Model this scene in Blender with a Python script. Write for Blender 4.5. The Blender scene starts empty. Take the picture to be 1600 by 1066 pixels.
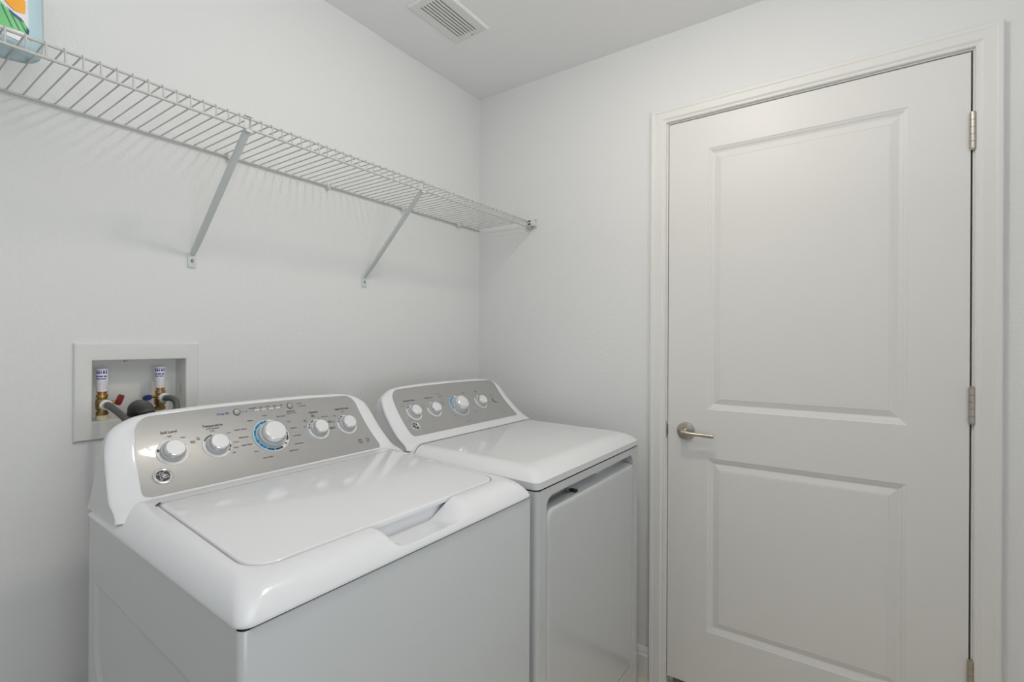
import bpy, bmesh, math, random
from mathutils import Vector, Matrix
from math import pi, sin, cos, sqrt, radians
random.seed(4)
S = bpy.context.scene
COL = S.collection

# ------------------------------------------------------------------ camera
cam_d = bpy.data.cameras.new('camera'); cam = bpy.data.objects.new('camera', cam_d); COL.objects.link(cam)
FPX, YAW, ROLL = 773.48, 0.96128, 0.004643
CAM = Vector((-1.8341, -1.4742, 1.2730))
fw = Vector((sin(YAW), cos(YAW), 0)); rt = Vector((cos(YAW), -sin(YAW), 0)); up = Vector((0, 0, 1))
r2 = rt*cos(ROLL) + up*sin(ROLL); u2 = up*cos(ROLL) - rt*sin(ROLL)
m = Matrix((r2, u2, -fw)).transposed().to_4x4(); m.translation = CAM
cam.matrix_world = m
cam_d.sensor_width = 36; cam_d.lens = FPX*36/1600; cam_d.clip_start = 0.02
S.camera = cam

# ------------------------------------------------------------------ world, lights, exposure
w = bpy.data.worlds.new('world'); S.world = w; w.use_nodes = True
w.node_tree.nodes['Background'].inputs[0].default_value = (0.9, 0.95, 1, 1)
w.node_tree.nodes['Background'].inputs[1].default_value = 0.02

def area(name, loc, rot, sx, sy, power, col):
    d = bpy.data.lights.new(name, 'AREA'); d.shape = 'RECTANGLE'; d.size = sx; d.size_y = sy
    d.energy = power; d.color = col
    o = bpy.data.objects.new(name, d); COL.objects.link(o); o.location = loc; o.rotation_euler = rot
    return o
LEFT_FILL = area('left_fill_light', (-3.62, -1.45, 1.35), (0, radians(-102), 0), 1.9, 0.95, 2.4, (0.86, 0.95, 1.0))  # added fill light, shines in through the left wall opening
FRONT_FILL = area('front_fill_light', (-1.85, -2.95, 1.05), (radians(136), 0, 0), 1.4, 1.0, 14, (0.90, 0.97, 1.0))  # added fill, tilted up to brighten the ceiling and back wall
BOUNCE = area('bounce_fill', (-1.75, -1.75, 1.70), (radians(180), 0, 0), 0.3, 0.3, 9.6, (0.97, 0.99, 1.0))  # added upward fill for an assumed flash, softens shadows off the ceiling
LAMP = (-0.86, -1.08)
LAMP_POWER = 6.5
S.view_settings.view_transform = 'Standard'; S.view_settings.look = 'None'
S.view_settings.exposure = 0.40; S.view_settings.gamma = 1.0
S.view_settings.use_curve_mapping = False

# ------------------------------------------------------------------ materials
MATS = {}
def srgb(r, g, b):
    f = lambda c: (c/255/12.92) if c/255 <= 0.04045 else ((c/255+0.055)/1.055)**2.4
    return (f(r), f(g), f(b), 1)
def mat(name, col, rough=0.5, metal=0.0, coat=0.0, bump=None, emit=None, noise=None, aniso=None, spec=None):
    mt = bpy.data.materials.new(name); mt.use_nodes = True
    nt = mt.node_tree; b = nt.nodes['Principled BSDF']
    b.inputs['Base Color'].default_value = col; b.inputs['Roughness'].default_value = rough
    b.inputs['Metallic'].default_value = metal; b.inputs['Coat Weight'].default_value = coat
    if spec is not None: b.inputs['Specular IOR Level'].default_value = spec
    b.inputs['Coat Roughness'].default_value = 0.04
    if emit:
        b.inputs['Emission Color'].default_value = emit[0]; b.inputs['Emission Strength'].default_value = emit[1]
    tc = nt.nodes.new('ShaderNodeTexCoord')
    if bump:
        sc, st, dist = bump
        n = nt.nodes.new('ShaderNodeTexNoise'); n.inputs['Scale'].default_value = sc; n.inputs['Detail'].default_value = 3
        nt.links.new(tc.outputs['Object'], n.inputs['Vector'])
        bp = nt.nodes.new('ShaderNodeBump'); bp.inputs['Strength'].default_value = st; bp.inputs['Distance'].default_value = dist
        nt.links.new(n.outputs['Fac'], bp.inputs['Height']); nt.links.new(bp.outputs['Normal'], b.inputs['Normal'])
    if noise:
        sc, amt = noise
        n = nt.nodes.new('ShaderNodeTexNoise'); n.inputs['Scale'].default_value = sc; n.inputs['Detail'].default_value = 4
        mp = nt.nodes.new('ShaderNodeMapping')
        if aniso: mp.inputs['Scale'].default_value = aniso
        nt.links.new(tc.outputs['Object'], mp.inputs['Vector']); nt.links.new(mp.outputs['Vector'], n.inputs['Vector'])
        r = nt.nodes.new('ShaderNodeMapRange')
        r.inputs['To Min'].default_value = 1-amt; r.inputs['To Max'].default_value = 1+amt
        nt.links.new(n.outputs['Fac'], r.inputs['Value'])
        mx = nt.nodes.new('ShaderNodeVectorMath'); mx.operation = 'SCALE'
        mx.inputs[0].default_value = col[:3]
        nt.links.new(r.outputs['Result'], mx.inputs['Scale']); nt.links.new(mx.outputs['Vector'], b.inputs['Base Color'])
    MATS[name] = mt
    return mt
WALL = mat('wall_paint', (0.785, 0.794, 0.799, 1), 0.75, bump=(95, 0.22, 0.004), spec=0.25)
CEIL = mat('ceiling_paint', (0.88, 0.88, 0.89, 1), 0.85, bump=(70, 0.3, 0.005), spec=0.2)
TRIM = mat('trim_paint', (0.78, 0.78, 0.765, 1), 0.48)
DOOR = mat('door_paint', (0.77, 0.768, 0.755, 1), 0.42, bump=(220, 0.03, 0.001))
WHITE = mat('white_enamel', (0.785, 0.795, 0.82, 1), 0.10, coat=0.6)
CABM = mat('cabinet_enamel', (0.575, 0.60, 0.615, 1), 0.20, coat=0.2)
SIDEP = mat('console_side_plastic', (0.66, 0.68, 0.68, 1), 0.4)
SILVER = mat('brushed_silver_panel', (0.37, 0.37, 0.365, 1), 0.38, metal=0.22, coat=0.7, noise=(60, 0.05), aniso=(0.3, 60, 60))
SKIRT = mat('grey_skirt_plastic', (0.50, 0.51, 0.52, 1), 0.35)
RING = mat('dial_ring_white', (0.72, 0.73, 0.74, 1), 0.4)
KNOB = mat('knob_satin_white', (0.74, 0.745, 0.76, 1), 0.38)
KNOBS = mat('knob_bright_rim', (0.80, 0.80, 0.82, 1), 0.16, metal=0.75)
CHROME = mat('chrome_edge', (0.8, 0.8, 0.8, 1), 0.12, metal=1.0)
DARK = mat('dark_gap', (0.02, 0.02, 0.022, 1), 0.6)
INK = mat('dark_ink', (0.035, 0.035, 0.04, 1), 0.5)
BLUE = mat('blue_ink', (0.02, 0.16, 0.36, 1), 0.4)
LBLUE = mat('light_blue_ink', (0.28, 0.62, 0.85, 1), 0.4)
ORANGEI = mat('orange_ink', (0.75, 0.33, 0.10, 1), 0.5)
WIRE = mat('shelf_vinyl_shaded', (0.56, 0.565, 0.55, 1), 0.4)  # white wires darkened: shade on their undersides is put into this grey
WIREW = mat('shelf_vinyl_white', (0.70, 0.70, 0.68, 1), 0.4)
STRUT = mat('bracket_grey_steel', (0.66, 0.70, 0.70, 1), 0.45)
STEELS = mat('screw_steel', (0.35, 0.35, 0.35, 1), 0.3, metal=0.9)
NICKEL = mat('satin_nickel', (0.50, 0.46, 0.41, 1), 0.28, metal=1.0)
BRASS = mat('brass', (0.46, 0.32, 0.13, 1), 0.32, metal=0.9)
COPPER = mat('copper', (0.60, 0.30, 0.15, 1), 0.35, metal=0.9)
CREAM = mat('cream_plastic', (0.78, 0.70, 0.50, 1), 0.45)
BOXM = mat('outlet_box_plastic', (0.76, 0.76, 0.745, 1), 0.4)
ARR = mat('arrestor_label_white', (0.75, 0.74, 0.78, 1), 0.35)
ARRB = mat('label_blue', (0.05, 0.06, 0.35, 1), 0.4)
HOSE = mat('grey_hose_rubber', (0.10, 0.10, 0.098, 1), 0.5, noise=(60, 0.15))
HOSED = mat('grey_drain_hose', (0.085, 0.085, 0.082, 1), 0.45)
RED = mat('red_handle', (0.22, 0.008, 0.014, 1), 0.35)
BLUEH = mat('blue_handle', (0.01, 0.03, 0.16, 1), 0.35)
TILE = mat('floor_tile', (0.72, 0.61, 0.48, 1), 0.35, noise=(3.5, 0.18))
GROUT = mat('floor_grout', (0.36, 0.32, 0.27, 1), 0.8)
POUCH = mat('pouch_film', (0.50, 0.68, 0.76, 1), 0.25, noise=(9, 0.15))
PWHITE = mat('pouch_white', (0.75, 0.77, 0.80, 1), 0.3)
PGREEN = mat('pouch_green', (0.16, 0.55, 0.21, 1), 0.35)
PDGREEN = mat('pouch_dark_green', (0.02, 0.13, 0.09, 1), 0.35)
PORANGE = mat('pouch_orange', (0.90, 0.38, 0.01, 1), 0.35)
PNAVY = mat('pouch_navy', (0.01, 0.06, 0.22, 1), 0.35)
PTEAL = mat('pouch_teal', (0.30, 0.52, 0.60, 1), 0.35)
PRED = mat('pouch_red', (0.65, 0.10, 0.10, 1), 0.35)
LAMPG = mat('lamp_glass', (0.9, 0.88, 0.82, 1), 0.3, emit=((1.0, 0.91, 0.78, 1), LAMP_POWER/(pi*(pi*0.068**2+2*pi*.068*.024))))

# ------------------------------------------------------------------ mesh helpers
def link(name, verts, faces, mt, parent=None, smooth=True, angle=38, mats=None, fm=None):
    me = bpy.data.meshes.new(name)
    me.from_pydata([tuple(v) for v in verts], [], faces); me.update()
    bm = bmesh.new(); bm.from_mesh(me); bmesh.ops.recalc_face_normals(bm, faces=bm.faces); bm.to_mesh(me); bm.free()
    for x in (mats or [mt]): me.materials.append(x)
    if fm: me.polygons.foreach_set('material_index', fm)
    if smooth:
        me.polygons.foreach_set('use_smooth', [True]*len(me.polygons)); me.set_sharp_from_angle(angle=radians(angle))
    o = bpy.data.objects.new(name, me); COL.objects.link(o)
    if parent: attach(o, parent)
    return o
def attach(o, p):
    o.parent = p
    pm = p.matrix_world if p.parent is None and p.type == 'EMPTY' else None
    o.matrix_parent_inverse = Matrix.Translation(-world_loc(p))
def world_loc(p):
    v = Vector(p.location)
    q = p
    while q.parent:
        v = v + q.matrix_parent_inverse.translation + Vector(q.parent.location) if False else v
        q = q.parent
    return v
def tag(o, label=None, cat=None, group=None, kind=None):
    if label: o['label'] = label
    if cat: o['category'] = cat
    if group: o['group'] = group
    if kind: o['kind'] = kind
    return o
def thing(name, loc, label, cat, group=None):
    o = bpy.data.objects.new(name, None); COL.objects.link(o); o.location = loc; o.empty_display_size = 0.05
    return tag(o, label, cat, group)

class MB:
    def __init__(s): s.v = []; s.f = []; s.m = []
    def add(s, vs, fs, mi=0):
        n = len(s.v); s.v += [Vector(v) for v in vs]; s.f += [tuple(n+i for i in f) for f in fs]; s.m += [mi]*len(fs); return s
    def box(s, x0, x1, y0, y1, z0, z1, b=0.0, mi=0, seg=2):
        bm = bmesh.new()
        bmesh.ops.create_cube(bm, size=1)
        for v in bm.verts:
            v.co = Vector(((x0+x1)/2+v.co.x*(x1-x0), (y0+y1)/2+v.co.y*(y1-y0), (z0+z1)/2+v.co.z*(z1-z0)))
        if b: bmesh.ops.bevel(bm, geom=bm.edges[:], offset=b, segments=seg, affect='EDGES', profile=0.5)
        bm.verts.index_update()
        s.add([v.co.copy() for v in bm.verts], [tuple(v.index for v in f.verts) for f in bm.faces], mi); bm.free(); return s
    def rings(s, rs, close=True, cap0=False, cap1=False, mi=0):
        n = len(rs[0]); vs = [p for r in rs for p in r]; fs = []
        for i in range(len(rs)-1):
            for j in range(n if close else n-1):
                k = (j+1) % n
                fs.append((i*n+j, i*n+k, (i+1)*n+k, (i+1)*n+j))
        if cap0: fs.append(tuple(range(n))[::-1])
        if cap1: fs.append(tuple((len(rs)-1)*n+j for j in range(n)))
        return s.add(vs, fs, mi)
    def tube(s, pts, r, n=10, caps=True, mi=0):
        pts = [Vector(p) for p in pts]; rs = []
        rad = r if callable(r) else (lambda i: r)
        t0 = (pts[1]-pts[0]).normalized()
        a = Vector((0, 0, 1)) if abs(t0.z) < 0.9 else Vector((1, 0, 0))
        u = t0.cross(a).normalized()
        for i, p in enumerate(pts):
            t = (pts[min(i+1, len(pts)-1)]-pts[max(i-1, 0)]).normalized()
            u = (u-t*u.dot(t)).normalized(); vv = t.cross(u)
            rs.append([p+(u*cos(2*pi*k/n)+vv*sin(2*pi*k/n))*rad(i) for k in range(n)])
        return s.rings(rs, True, caps, caps, mi)
    def lathe(s, prof, org, ax, n=32, mi=0, caps=True):
        org = Vector(org); ax = Vector(ax).normalized()
        a = Vector((1, 0, 0)) if abs(ax.x) < 0.9 else Vector((0, 0, 1))
        u = ax.cross(a).normalized(); v = ax.cross(u)
        rs = [[org+ax*h+(u*cos(2*pi*k/n)+v*sin(2*pi*k/n))*max(r, 1e-5) for k in range(n)] for r, h in prof]
        return s.rings(rs, True, caps, caps, mi)
    def build(s, name, mt, parent=None, smooth=True, angle=38, mats=None):
        return link(name, s.v, s.f, mt, parent, smooth, angle, mats, s.m if mats else None)

def smoothpath(pts, n=8):
    P = [Vector(p) for p in pts]; P = [P[0]*2-P[1]]+P+[P[-1]*2-P[-2]]; out = []
    for i in range(1, len(P)-2):
        a, b, c, d = P[i-1:i+3]
        for k in range(n):
            t = k/n
            out.append(0.5*((2*b)+(c-a)*t+(2*a-5*b+4*c-d)*t*t+(3*b-a-3*c+d)*t**3))
    out.append(P[-2]); return out
def interp(x, tab):
    if x <= tab[0][0]: return tab[0][1]
    for (a, b), (c, d) in zip(tab, tab[1:]):
        if x <= c: return b+(d-b)*(x-a)/(c-a)
    return tab[-1][1]
def spline_tab(tab, n=60):
    # monotone smoothing of a table by sampling a Catmull-Rom through it
    pts = smoothpath([(a, b, 0) for a, b in tab], 10)
    return sorted([(p.x, p.y) for p in pts])
def sstep(a, b, x):
    t = min(1, max(0, (x-a)/(b-a))); return t*t*(3-2*t)
def rrect(x0, x1, y0, y1, rads, ns, nc=8):
    """closed outline counter-clockwise from front-left; rads: (front-left, front-right, rear-right, rear-left); y0 is the front; ns: points per side"""
    (a, b, c, d) = rads
    cor = [((x0+a, y0+a), a, pi), ((x1-b, y0+b), b, 1.5*pi), ((x1-c, y1-c), c, 0), ((x0+d, y1-d), d, 0.5*pi)]
    out = []
    for i, ((cx, cy), r, st) in enumerate(cor):
        arc = [(cx+r*cos(st+k/nc*pi/2), cy+r*sin(st+k/nc*pi/2)) for k in range(nc+1)]
        out += arc
        (ncx, ncy), nr, nst = cor[(i+1) % 4]
        q = (ncx+nr*cos(nst), ncy+nr*sin(nst)); p = arc[-1]
        for k in range(1, ns[i]): out.append((p[0]+(q[0]-p[0])*k/ns[i], p[1]+(q[1]-p[1])*k/ns[i]))
    return out

# ------------------------------------------------------------------ room
H = 2.415
XL, YF = -3.0, -2.38
def plane_holes(us, vs, holes):
    """cells of a grid us x vs not inside any hole"""
    out = []
    for i in range(len(us)-1):
        for j in range(len(vs)-1):
            cu, cv = (us[i]+us[i+1])/2, (vs[j]+vs[j+1])/2
            if not any(a < cu < b and c < cv < d for a, b, c, d in holes): out.append((us[i], us[i+1], vs[j], vs[j+1]))
    return out
def wall(name, axis, near, far, u, v, holes):
    us = sorted(set(list(u)+[q for h in holes for q in h[:2]])); vs = sorted(set(list(v)+[q for h in holes for q in h[2:]]))
    b = MB()
    lo, hi = min(near, far), max(near, far)
    for a, c, d, e in plane_holes(us, vs, holes):
        if axis == 'x': b.box(lo, hi, a, c, d, e)
        else: b.box(a, c, lo, hi, d, e)
    o = b.build(name, WALL, smooth=False); tag(o, kind='structure'); return o
BX0, BX1, BZ0, BZ1 = -1.446, -1.2495, 1.0790, 1.2215     # recess of the laundry outlet box
DY0, DY1, DZ1 = -1.7345, -0.8945, 2.0795                  # rough opening of the door (inside the jambs)
wb = wall('wall_back', 'y', 0, 0.13, (XL, 0), (0, H), [(BX0-0.004, BX1+0.004, BZ0-0.004, BZ1+0.004)])
wr = wall('wall_right', 'x', 0, 0.13, (YF, 0.13), (0, H), [(DY0-0.02, DY1+0.02, -1, DZ1+0.02)])
wf = wall('wall_front', 'y', YF, YF-0.1, (XL, 0.13), (0, H), [(-2.6, -1.25, -1, 2.15)])  # opening added so the front fill reaches the room
wl = wall('wall_left', 'x', XL, XL-0.1, (YF-0.1, 0.13), (0, H), [(-1.9, -1.0, -1, 2.05)])  # gap added to let the left fill in
c_ = MB().box(XL-0.1, 0.13, YF-0.1, 0.13, H, H+0.1).build('ceiling', CEIL, smooth=False); tag(c_, kind='structure')
fl = MB().box(XL-1.2, 0.5, YF-1.2, 0.13, -0.1, -0.003).build('floor', GROUT, smooth=False); tag(fl, kind='structure')
T = 0.45; tile_mesh = None
for i in range(7):
    for j in range(6):
        x0 = 0.13-T*(i+1); y0 = 0.13-T*(j+1)
        if tile_mesh is None:
            t = MB().box(0.0015, T-0.0015, 0.0015, T-0.0015, -0.02, 0, 0.0015, seg=1).build('tile', TILE, smooth=False); tile_mesh = t.data
        else:
            t = bpy.data.objects.new('tile', tile_mesh); COL.objects.link(t)
        t.location = (x0, y0, 0); t.parent = fl
def baseboard(name, p, q, nrm):
    p, q, nrm = Vector(p), Vector(q), Vector(nrm)
    prof = [(0, 0), (0.0135, 0), (0.0135, 0.086), (0.0115, 0.090), (0.0095, 0.094), (0.0095, 0.099), (0.006, 0.108), (0.0025, 0.114), (0, 0.115)]
    rs = [[e+nrm*a+Vector((0, 0, z)) for a, z in prof] for e in (p, q)]
    o = MB().rings(rs, True, True, True).build(name, TRIM, angle=25); tag(o, kind='structure')
baseboard('baseboard_right_corner', (0, -0.001, 0), (0, -0.833, 0), (-1, 0, 0))
baseboard('baseboard_right', (0, -1.793, 0), (0, YF, 0), (-1, 0, 0))
baseboard('baseboard_back', (XL, 0, 0), (-0.014, 0, 0), (0, -1, 0))
baseboard('baseboard_front', (-1.25, YF, 0), (-0.014, YF, 0), (0, 1, 0))

# ------------------------------------------------------------------ door, casing, jamb
YL, YR, ZB, ZT = -0.9001, -1.7268, 0.0400, 2.0728
# jamb lining with door stop
jb = MB()
jb.box(0.0, 0.13, YL+0.0028, DY1+0.02, 0, ZT+0.024); jb.box(0.0, 0.13, DY0-0.02, YR-0.0045, 0, ZT+0.024); jb.box(0.0, 0.13, YR-0.0045, YL+0.0028, ZT+0.0042, DZ1+0.02)
jb.box(0.037, 0.052, YL-0.010, YL+0.0028, 0, ZT+0.0042); jb.box(0.037, 0.052, YR-0.0045, YR+0.010, 0, ZT+0.0042); jb.box(0.037, 0.052, YR, YL, ZT-0.010, ZT+0.0042)
o = jb.build('trim_2', TRIM, smooth=False); tag(o, kind='structure')
# casing: profile swept round the opening with mitred corners
ci, co, ct_i, ct_o = YL+0.0085, -0.8339, ZT+0.0085, 2.1333
cr_i, cr_o = YR-0.0085, -1.7918
prof = [(0, 0), (0, .008), (.05, .0105), (.16, .0105), (.20, .0115), (.28, .0145), (.36, .0150), (.70, .0165), (.74, .0180), (.80, .0190), (.93, .0190), (.985, .016), (1, .012), (1, 0)]
paths = []
for t, d in prof:
    yl = ci+(co-ci)*t; yr = cr_i+(cr_o-cr_i)*t; zt = ct_i+(ct_o-ct_i)*t
    paths.append([Vector((-d, yl, 0)), Vector((-d, yl, zt)), Vector((-d, yr, zt)), Vector((-d, yr, 0))])
rs = [[p[i] for p in paths] for i in range(4)]
o = MB().rings(rs, True, True, True).build('trim_1', TRIM, angle=20); tag(o, kind='structure')
# leaf
def door_leaf():
    b = MB()
    PL, PR = -1.0384, -1.5922
    pz = [(1.0336, 1.9588), (0.2473, 0.8619)]
    us = sorted([YR, PR, PL, YL]); vs = sorted([ZB, .2473, .8619, 1.0336, 1.9588, ZT])
    for a, c, d, e in plane_holes(us, vs, [(PR, PL, z0, z1) for z0, z1 in pz]):
        b.add([(0, a, d), (0, c, d), (0, c, e), (0, a, e)], [(0, 1, 2, 3)])
    off = [(0, 0), (.0015, .0012), (.008, .0038), (.0098, .0042), (.0105, .0060), (.018, .0088), (.0205, .0090), (.0395, .0030), (.0410, .0028), (.0422, .0036), (.0434, .0028)]
    for z0, z1 in pz:
        rs = []
        for k, d in off:
            rs.append([(d, PR+k, z0+k), (d, PL-k, z0+k), (d, PL-k, z1-k), (d, PR+k, z1-k)])
        b.rings(rs, True, False, True)
    # edges and back
    b.add([(0, YR, ZB), (0, YL, ZB), (0, YL, ZT), (0, YR, ZT), (.035, YR, ZB), (.035, YL, ZB), (.035, YL, ZT), (.035, YR, ZT)],
          [(0, 1, 5, 4), (1, 2, 6, 5), (2, 3, 7, 6), (3, 0, 4, 7), (4, 5, 6, 7)])
    return b.build('door_1', DOOR, smooth=False)
door = door_leaf(); tag(door, kind='structure')
# lever handle
hz, hy = 0.9500, -0.9655
hd = MB().lathe([(0.0, -0.001), (.0315, -0.001), (.0315, .004), (.030, .0075), (.026, .0095), (.017, .0105), (.0145, .0115), (.0125, .016), (.0115, .030), (.0115, .043), (.010, .046), (0, .0465)], (0, hy, hz), (-1, 0, 0), 40).build('lever_rose', NICKEL, door)
tag(hd, 'satin nickel round rose')
lv = [(-.046, hy+.004, hz), (-.047, hy-.012, hz-.0004), (-.0465, hy-.030, hz-.001), (-.044, hy-.055, hz-.002), (-.042, hy-.080, hz-.003), (-.041, hy-.103, hz-.0035)]
sp = smoothpath(lv, 6)
lvb = MB(); rr_ = []
for i, p in enumerate(sp):
    t = i/(len(sp)-1); h = .0105-.0035*sstep(0, .4, t); d = .0085-.002*t
    rr_.append([p+Vector((cos(2*pi*k/16)*d, 0, sin(2*pi*k/16)*h)) for k in range(16)])
lvb.rings(rr_, True, True, True).build('lever', NICKEL, door)
def attach_all(): pass
# strike and latch
MB().box(-.0012, 0.02, YL+.0005, YL+.0065, .918, .978, .0004).build('strike_plate', NICKEL, door)
MB().box(-.0016, .01, YL-.0002, YL+.0022, .930, .968).build('latch_bolt', DARK, door)
# hinges
for zc in (1.8535, 1.1025, 0.3555):
    yk = YR-0.0035
    b = MB()
    for k in range(5):
        z0 = zc-.0485+k*.0194
        b.lathe([(.0071, z0+.0002), (.0075, z0+.0005), (.0075, z0+.0189), (.0071, z0+.0192)], (-.0062, yk, 0), (0, 0, 1), 18)
    b.lathe([(.004, zc+.048), (.0065, zc+.0485), (.0062, zc+.0515), (.003, zc+.053)], (-.0062, yk, 0), (0, 0, 1), 16)
    b.lathe([(.003, zc-.053), (.0062, zc-.0515), (.0065, zc-.0485), (.004, zc-.048)], (-.0062, yk, 0), (0, 0, 1), 16)
    b.box(-.0015, .030, yk+.0005, yk+.0021, zc-.0445, zc+.0445)
    h = b.build('hinge', NICKEL, door)

# ------------------------------------------------------------------ ceiling vent
VX0, VX1, VY0, VY1 = -0.659, -0.406, -0.370, -0.210
vent = thing('ceiling_vent', ((VX0+VX1)/2, (VY0+VY1)/2, H), 'white rectangular louvred air vent set in the ceiling near the corner', 'vent')
ox0, ox1, oy0, oy1 = -0.632, -0.434, -0.336, -0.244
rs = []
for k, d in [(0, 0), (0, .002), (.0045, .0072), (.007, .008)]:
    rs.append([(VX0+k, VY0+k, H-d), (VX1-k, VY0+k, H-d), (VX1-k, VY1-k, H-d), (VX0+k, VY1-k, H-d)])
for k, d in [(0, .008), (0, .0)]:
    rs.append([(ox0, oy0, H-d), (ox1, oy0, H-d), (ox1, oy1, H-d), (ox0, oy1, H-d)])
MB().rings(rs).build('frame', TRIM, vent, smooth=False)
MB().box(ox0, ox1, oy0, oy1, H-.0012, H+.0).build('dark_backing', DARK, vent, smooth=False)
pit = (oy1-oy0)/7.0
for k in range(8):
    yc = oy0+k*pit
    a = max(yc-pit*.36, oy0); c = min(yc+pit*.36, oy1)
    MB().add([(ox0, a, H-.0082), (ox1, a, H-.0082), (ox1, c, H-.0078), (ox0, c, H-.0078), (ox0, a+.001, H-.0055), (ox1, a+.001, H-.0055), (ox1, c, H-.005), (ox0, c, H-.005)],
             [(0, 1, 2, 3), (4, 5, 6, 7), (0, 1, 5, 4), (1, 2, 6, 5), (2, 3, 7, 6), (3, 0, 4, 7)]).build('slat', TRIM, vent, smooth=False)
MB().lathe([(.004, 0), (.0035, .0012), (0, .0015)], (-.420, -.300, H-.0078), (0, 0, -1), 12).build('screw', STEELS, vent)

# ------------------------------------------------------------------ ceiling lamp (outside the frame, seen in reflections)
lamp = thing('ceiling_downlight', (LAMP[0], LAMP[1], H), 'round white recessed ceiling downlight above the middle of the room', 'lamp')
LR = 0.068
MB().lathe([(LR+.026, 0), (LR+.026, .003), (LR+.010, .005), (LR, .0015), (LR, .0)], (LAMP[0], LAMP[1], H), (0, 0, -1), 48, caps=False).build('trim_ring', TRIM, lamp)
MB().lathe([(LR, .0012), (LR, .024), (LR*.9, .030), (0, .031)], (LAMP[0], LAMP[1], H), (0, 0, -1), 48, caps=False).build('lens', LAMPG, lamp)

# ------------------------------------------------------------------ appliances: shared builders
def face_profile(foot, z0, y0, z1, a0, a1, yend):
    # concave face: an arc whose lean goes from a0 degrees at its foot to a1 at its crown
    t = list(foot); y = y0; n = 24
    for k in range(n+1):
        z = z0+(z1-z0)*k/n; t.append((z, y))
        y += math.tan(radians(a0+(a1-a0)*(k+.5)/n))*(z1-z0)/n
    return t+[(1.1165, y+.0010), (1.1225, min(yend, y+.005))]
FWt = face_profile([(.930, -.420), (.948, -.413), (.958, -.396)], .9695, -.3640, 1.108, 49, 24, -.245)
FDt = face_profile([(.925, -.402), (.945, -.397), (.959, -.383)], .9760, -.3520, 1.108, 54, 27, -.219)
HWt = [(.920, .343), (.945, .3415), (.958, .338), (1.01, .329), (1.054, .322), (1.08, .3135), (1.092, .304), (1.101, .290), (1.108, .275), (1.1135, .256), (1.1188, .210), (1.1215, .120), (1.1225, 0.0)]
def console(parent, xc, F, yrear, zbot, panel_low, pw_top):
    # outline of the shell: left side up, over the crown, right side down
    side = [(a, b) for a, b in spline_tab([(h, z) for z, h in HWt][::-1])]
    pts = smoothpath([(-h, z, 0) for z, h in HWt if z >= zbot-.001], 6)
    L = [(p.x, p.y) for p in pts]
    R = [(-x, z) for x, z in L[::-1]][1:]
    nb = 40
    B = [(L[0][0]*-1+(2*L[0][0])*k/nb, L[0][1]) for k in range(1, nb)]
    outer = L+R+B
    # inner outline (panel edge), same count: march by matching
    pw0, pw1, zb = .2860, pw_top, panel_low
    def inner_of(x, z):
        return None
    def panel_outline():
        out = []
        # left side up with rounded corners
        rb, rt_ = .010, .034
        n = len(L)
        ztop = lambda x: 1.1165-.0045*(abs(x)/.25)**2.2
        seq = []
        for k in range(9):
            a = pi*1.5-k/8*pi/2; seq.append((-pw0+rb+rb*cos(a), zb+rb+rb*sin(a)))
        for k in range(1, 12):
            t = k/12; seq.append((-(pw0+(pw1-pw0)*t), zb+rb+(1.0795-zb-rb)*t))
        for k in range(13):
            a = pi-k/12*pi/2; seq.append((-pw1+rt_+rt_*cos(a), ztop(.2445)-rt_+rt_*sin(a)))
        for k in range(1, 25):
            x = -pw1+rt_+(pw1-rt_)*k/24; seq.append((x, ztop(x)))
        return seq
    PLft = panel_outline()
    def resample(seq, n):
        d = [0]
        for p, q in zip(seq, seq[1:]): d.append(d[-1]+sqrt((p[0]-q[0])**2+(p[1]-q[1])**2))
        out = []; j = 0
        for k in range(n):
            s = d[-1]*k/(n-1)
            while j < len(d)-2 and d[j+1] < s: j += 1
            t = (s-d[j])/max(1e-9, d[j+1]-d[j]); out.append((seq[j][0]+(seq[j+1][0]-seq[j][0])*t, seq[j][1]+(seq[j+1][1]-seq[j][1])*t))
        return out
    n = 110
    # the bottom corner of the outline maps to the bottom corner of the panel; along sides by arc length
    Lr = resample(L, n); Pr = resample(PLft[4:], n)
    Ro = [(-x, z) for x, z in Lr[::-1]][1:]; Ri = [(-x, z) for x, z in Pr[::-1]][1:]
    Bo = [(-Lr[0][0]+2*Lr[0][0]*k/nb, Lr[0][1]) for k in range(1, nb)]
    Bi = [(-Pr[0][0]+2*Pr[0][0]*k/nb, zb) for k in range(1, nb)]
    OUT = Lr+Ro+Bo; INN = Pr+Ri+Bi
    nO = len(OUT); nside = len(Lr)+len(Ro)
    rs = []
    NT = 14
    for it in range(NT+1):
        t = it/NT; tt = t**1.6
        ring = []
        for i in range(nO):
            (xo, zo), (xi, zi) = OUT[i], INN[i]
            x = xo+(xi-xo)*tt; z = zo+(zi-zo)*tt
            edge = .013*(1-sqrt(max(0, 1-(1-min(1, tt*1.15))**2.0))) if i < nside else 0
            ring.append((xc+x, interp(z, F)+edge, z))
        rs.append(ring)
    # go under the panel
    cx_, cz_ = 0, (zb+1.11)/2
    rs.append([(xc+x*.985, interp(cz_+(z-cz_)*.97, F)+.002, cz_+(z-cz_)*.97) for x, z in INN])
    cap = MB().rings(rs)
    # side and top shell going back to the rear
    fr = rs[0]
    back = [(p[0]-(.000 if abs(p[0]-xc) < .3 else 0), yrear, p[2]) for p in fr]
    cap.rings([fr, [(p[0], max(p[1], min(yrear, p[1]+.004)), p[2]) for p in fr]])
    o = cap.build('console', WHITE, parent, angle=50)
    sh = MB().rings([[(p[0]+(xc-p[0])*.004, min(yrear-.002, p[1]+.003), p[2]-.0012) for p in fr], [(p[0]+(xc-p[0])*.006, yrear, p[2]-.0015) for p in fr]], True, False, True)
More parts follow.
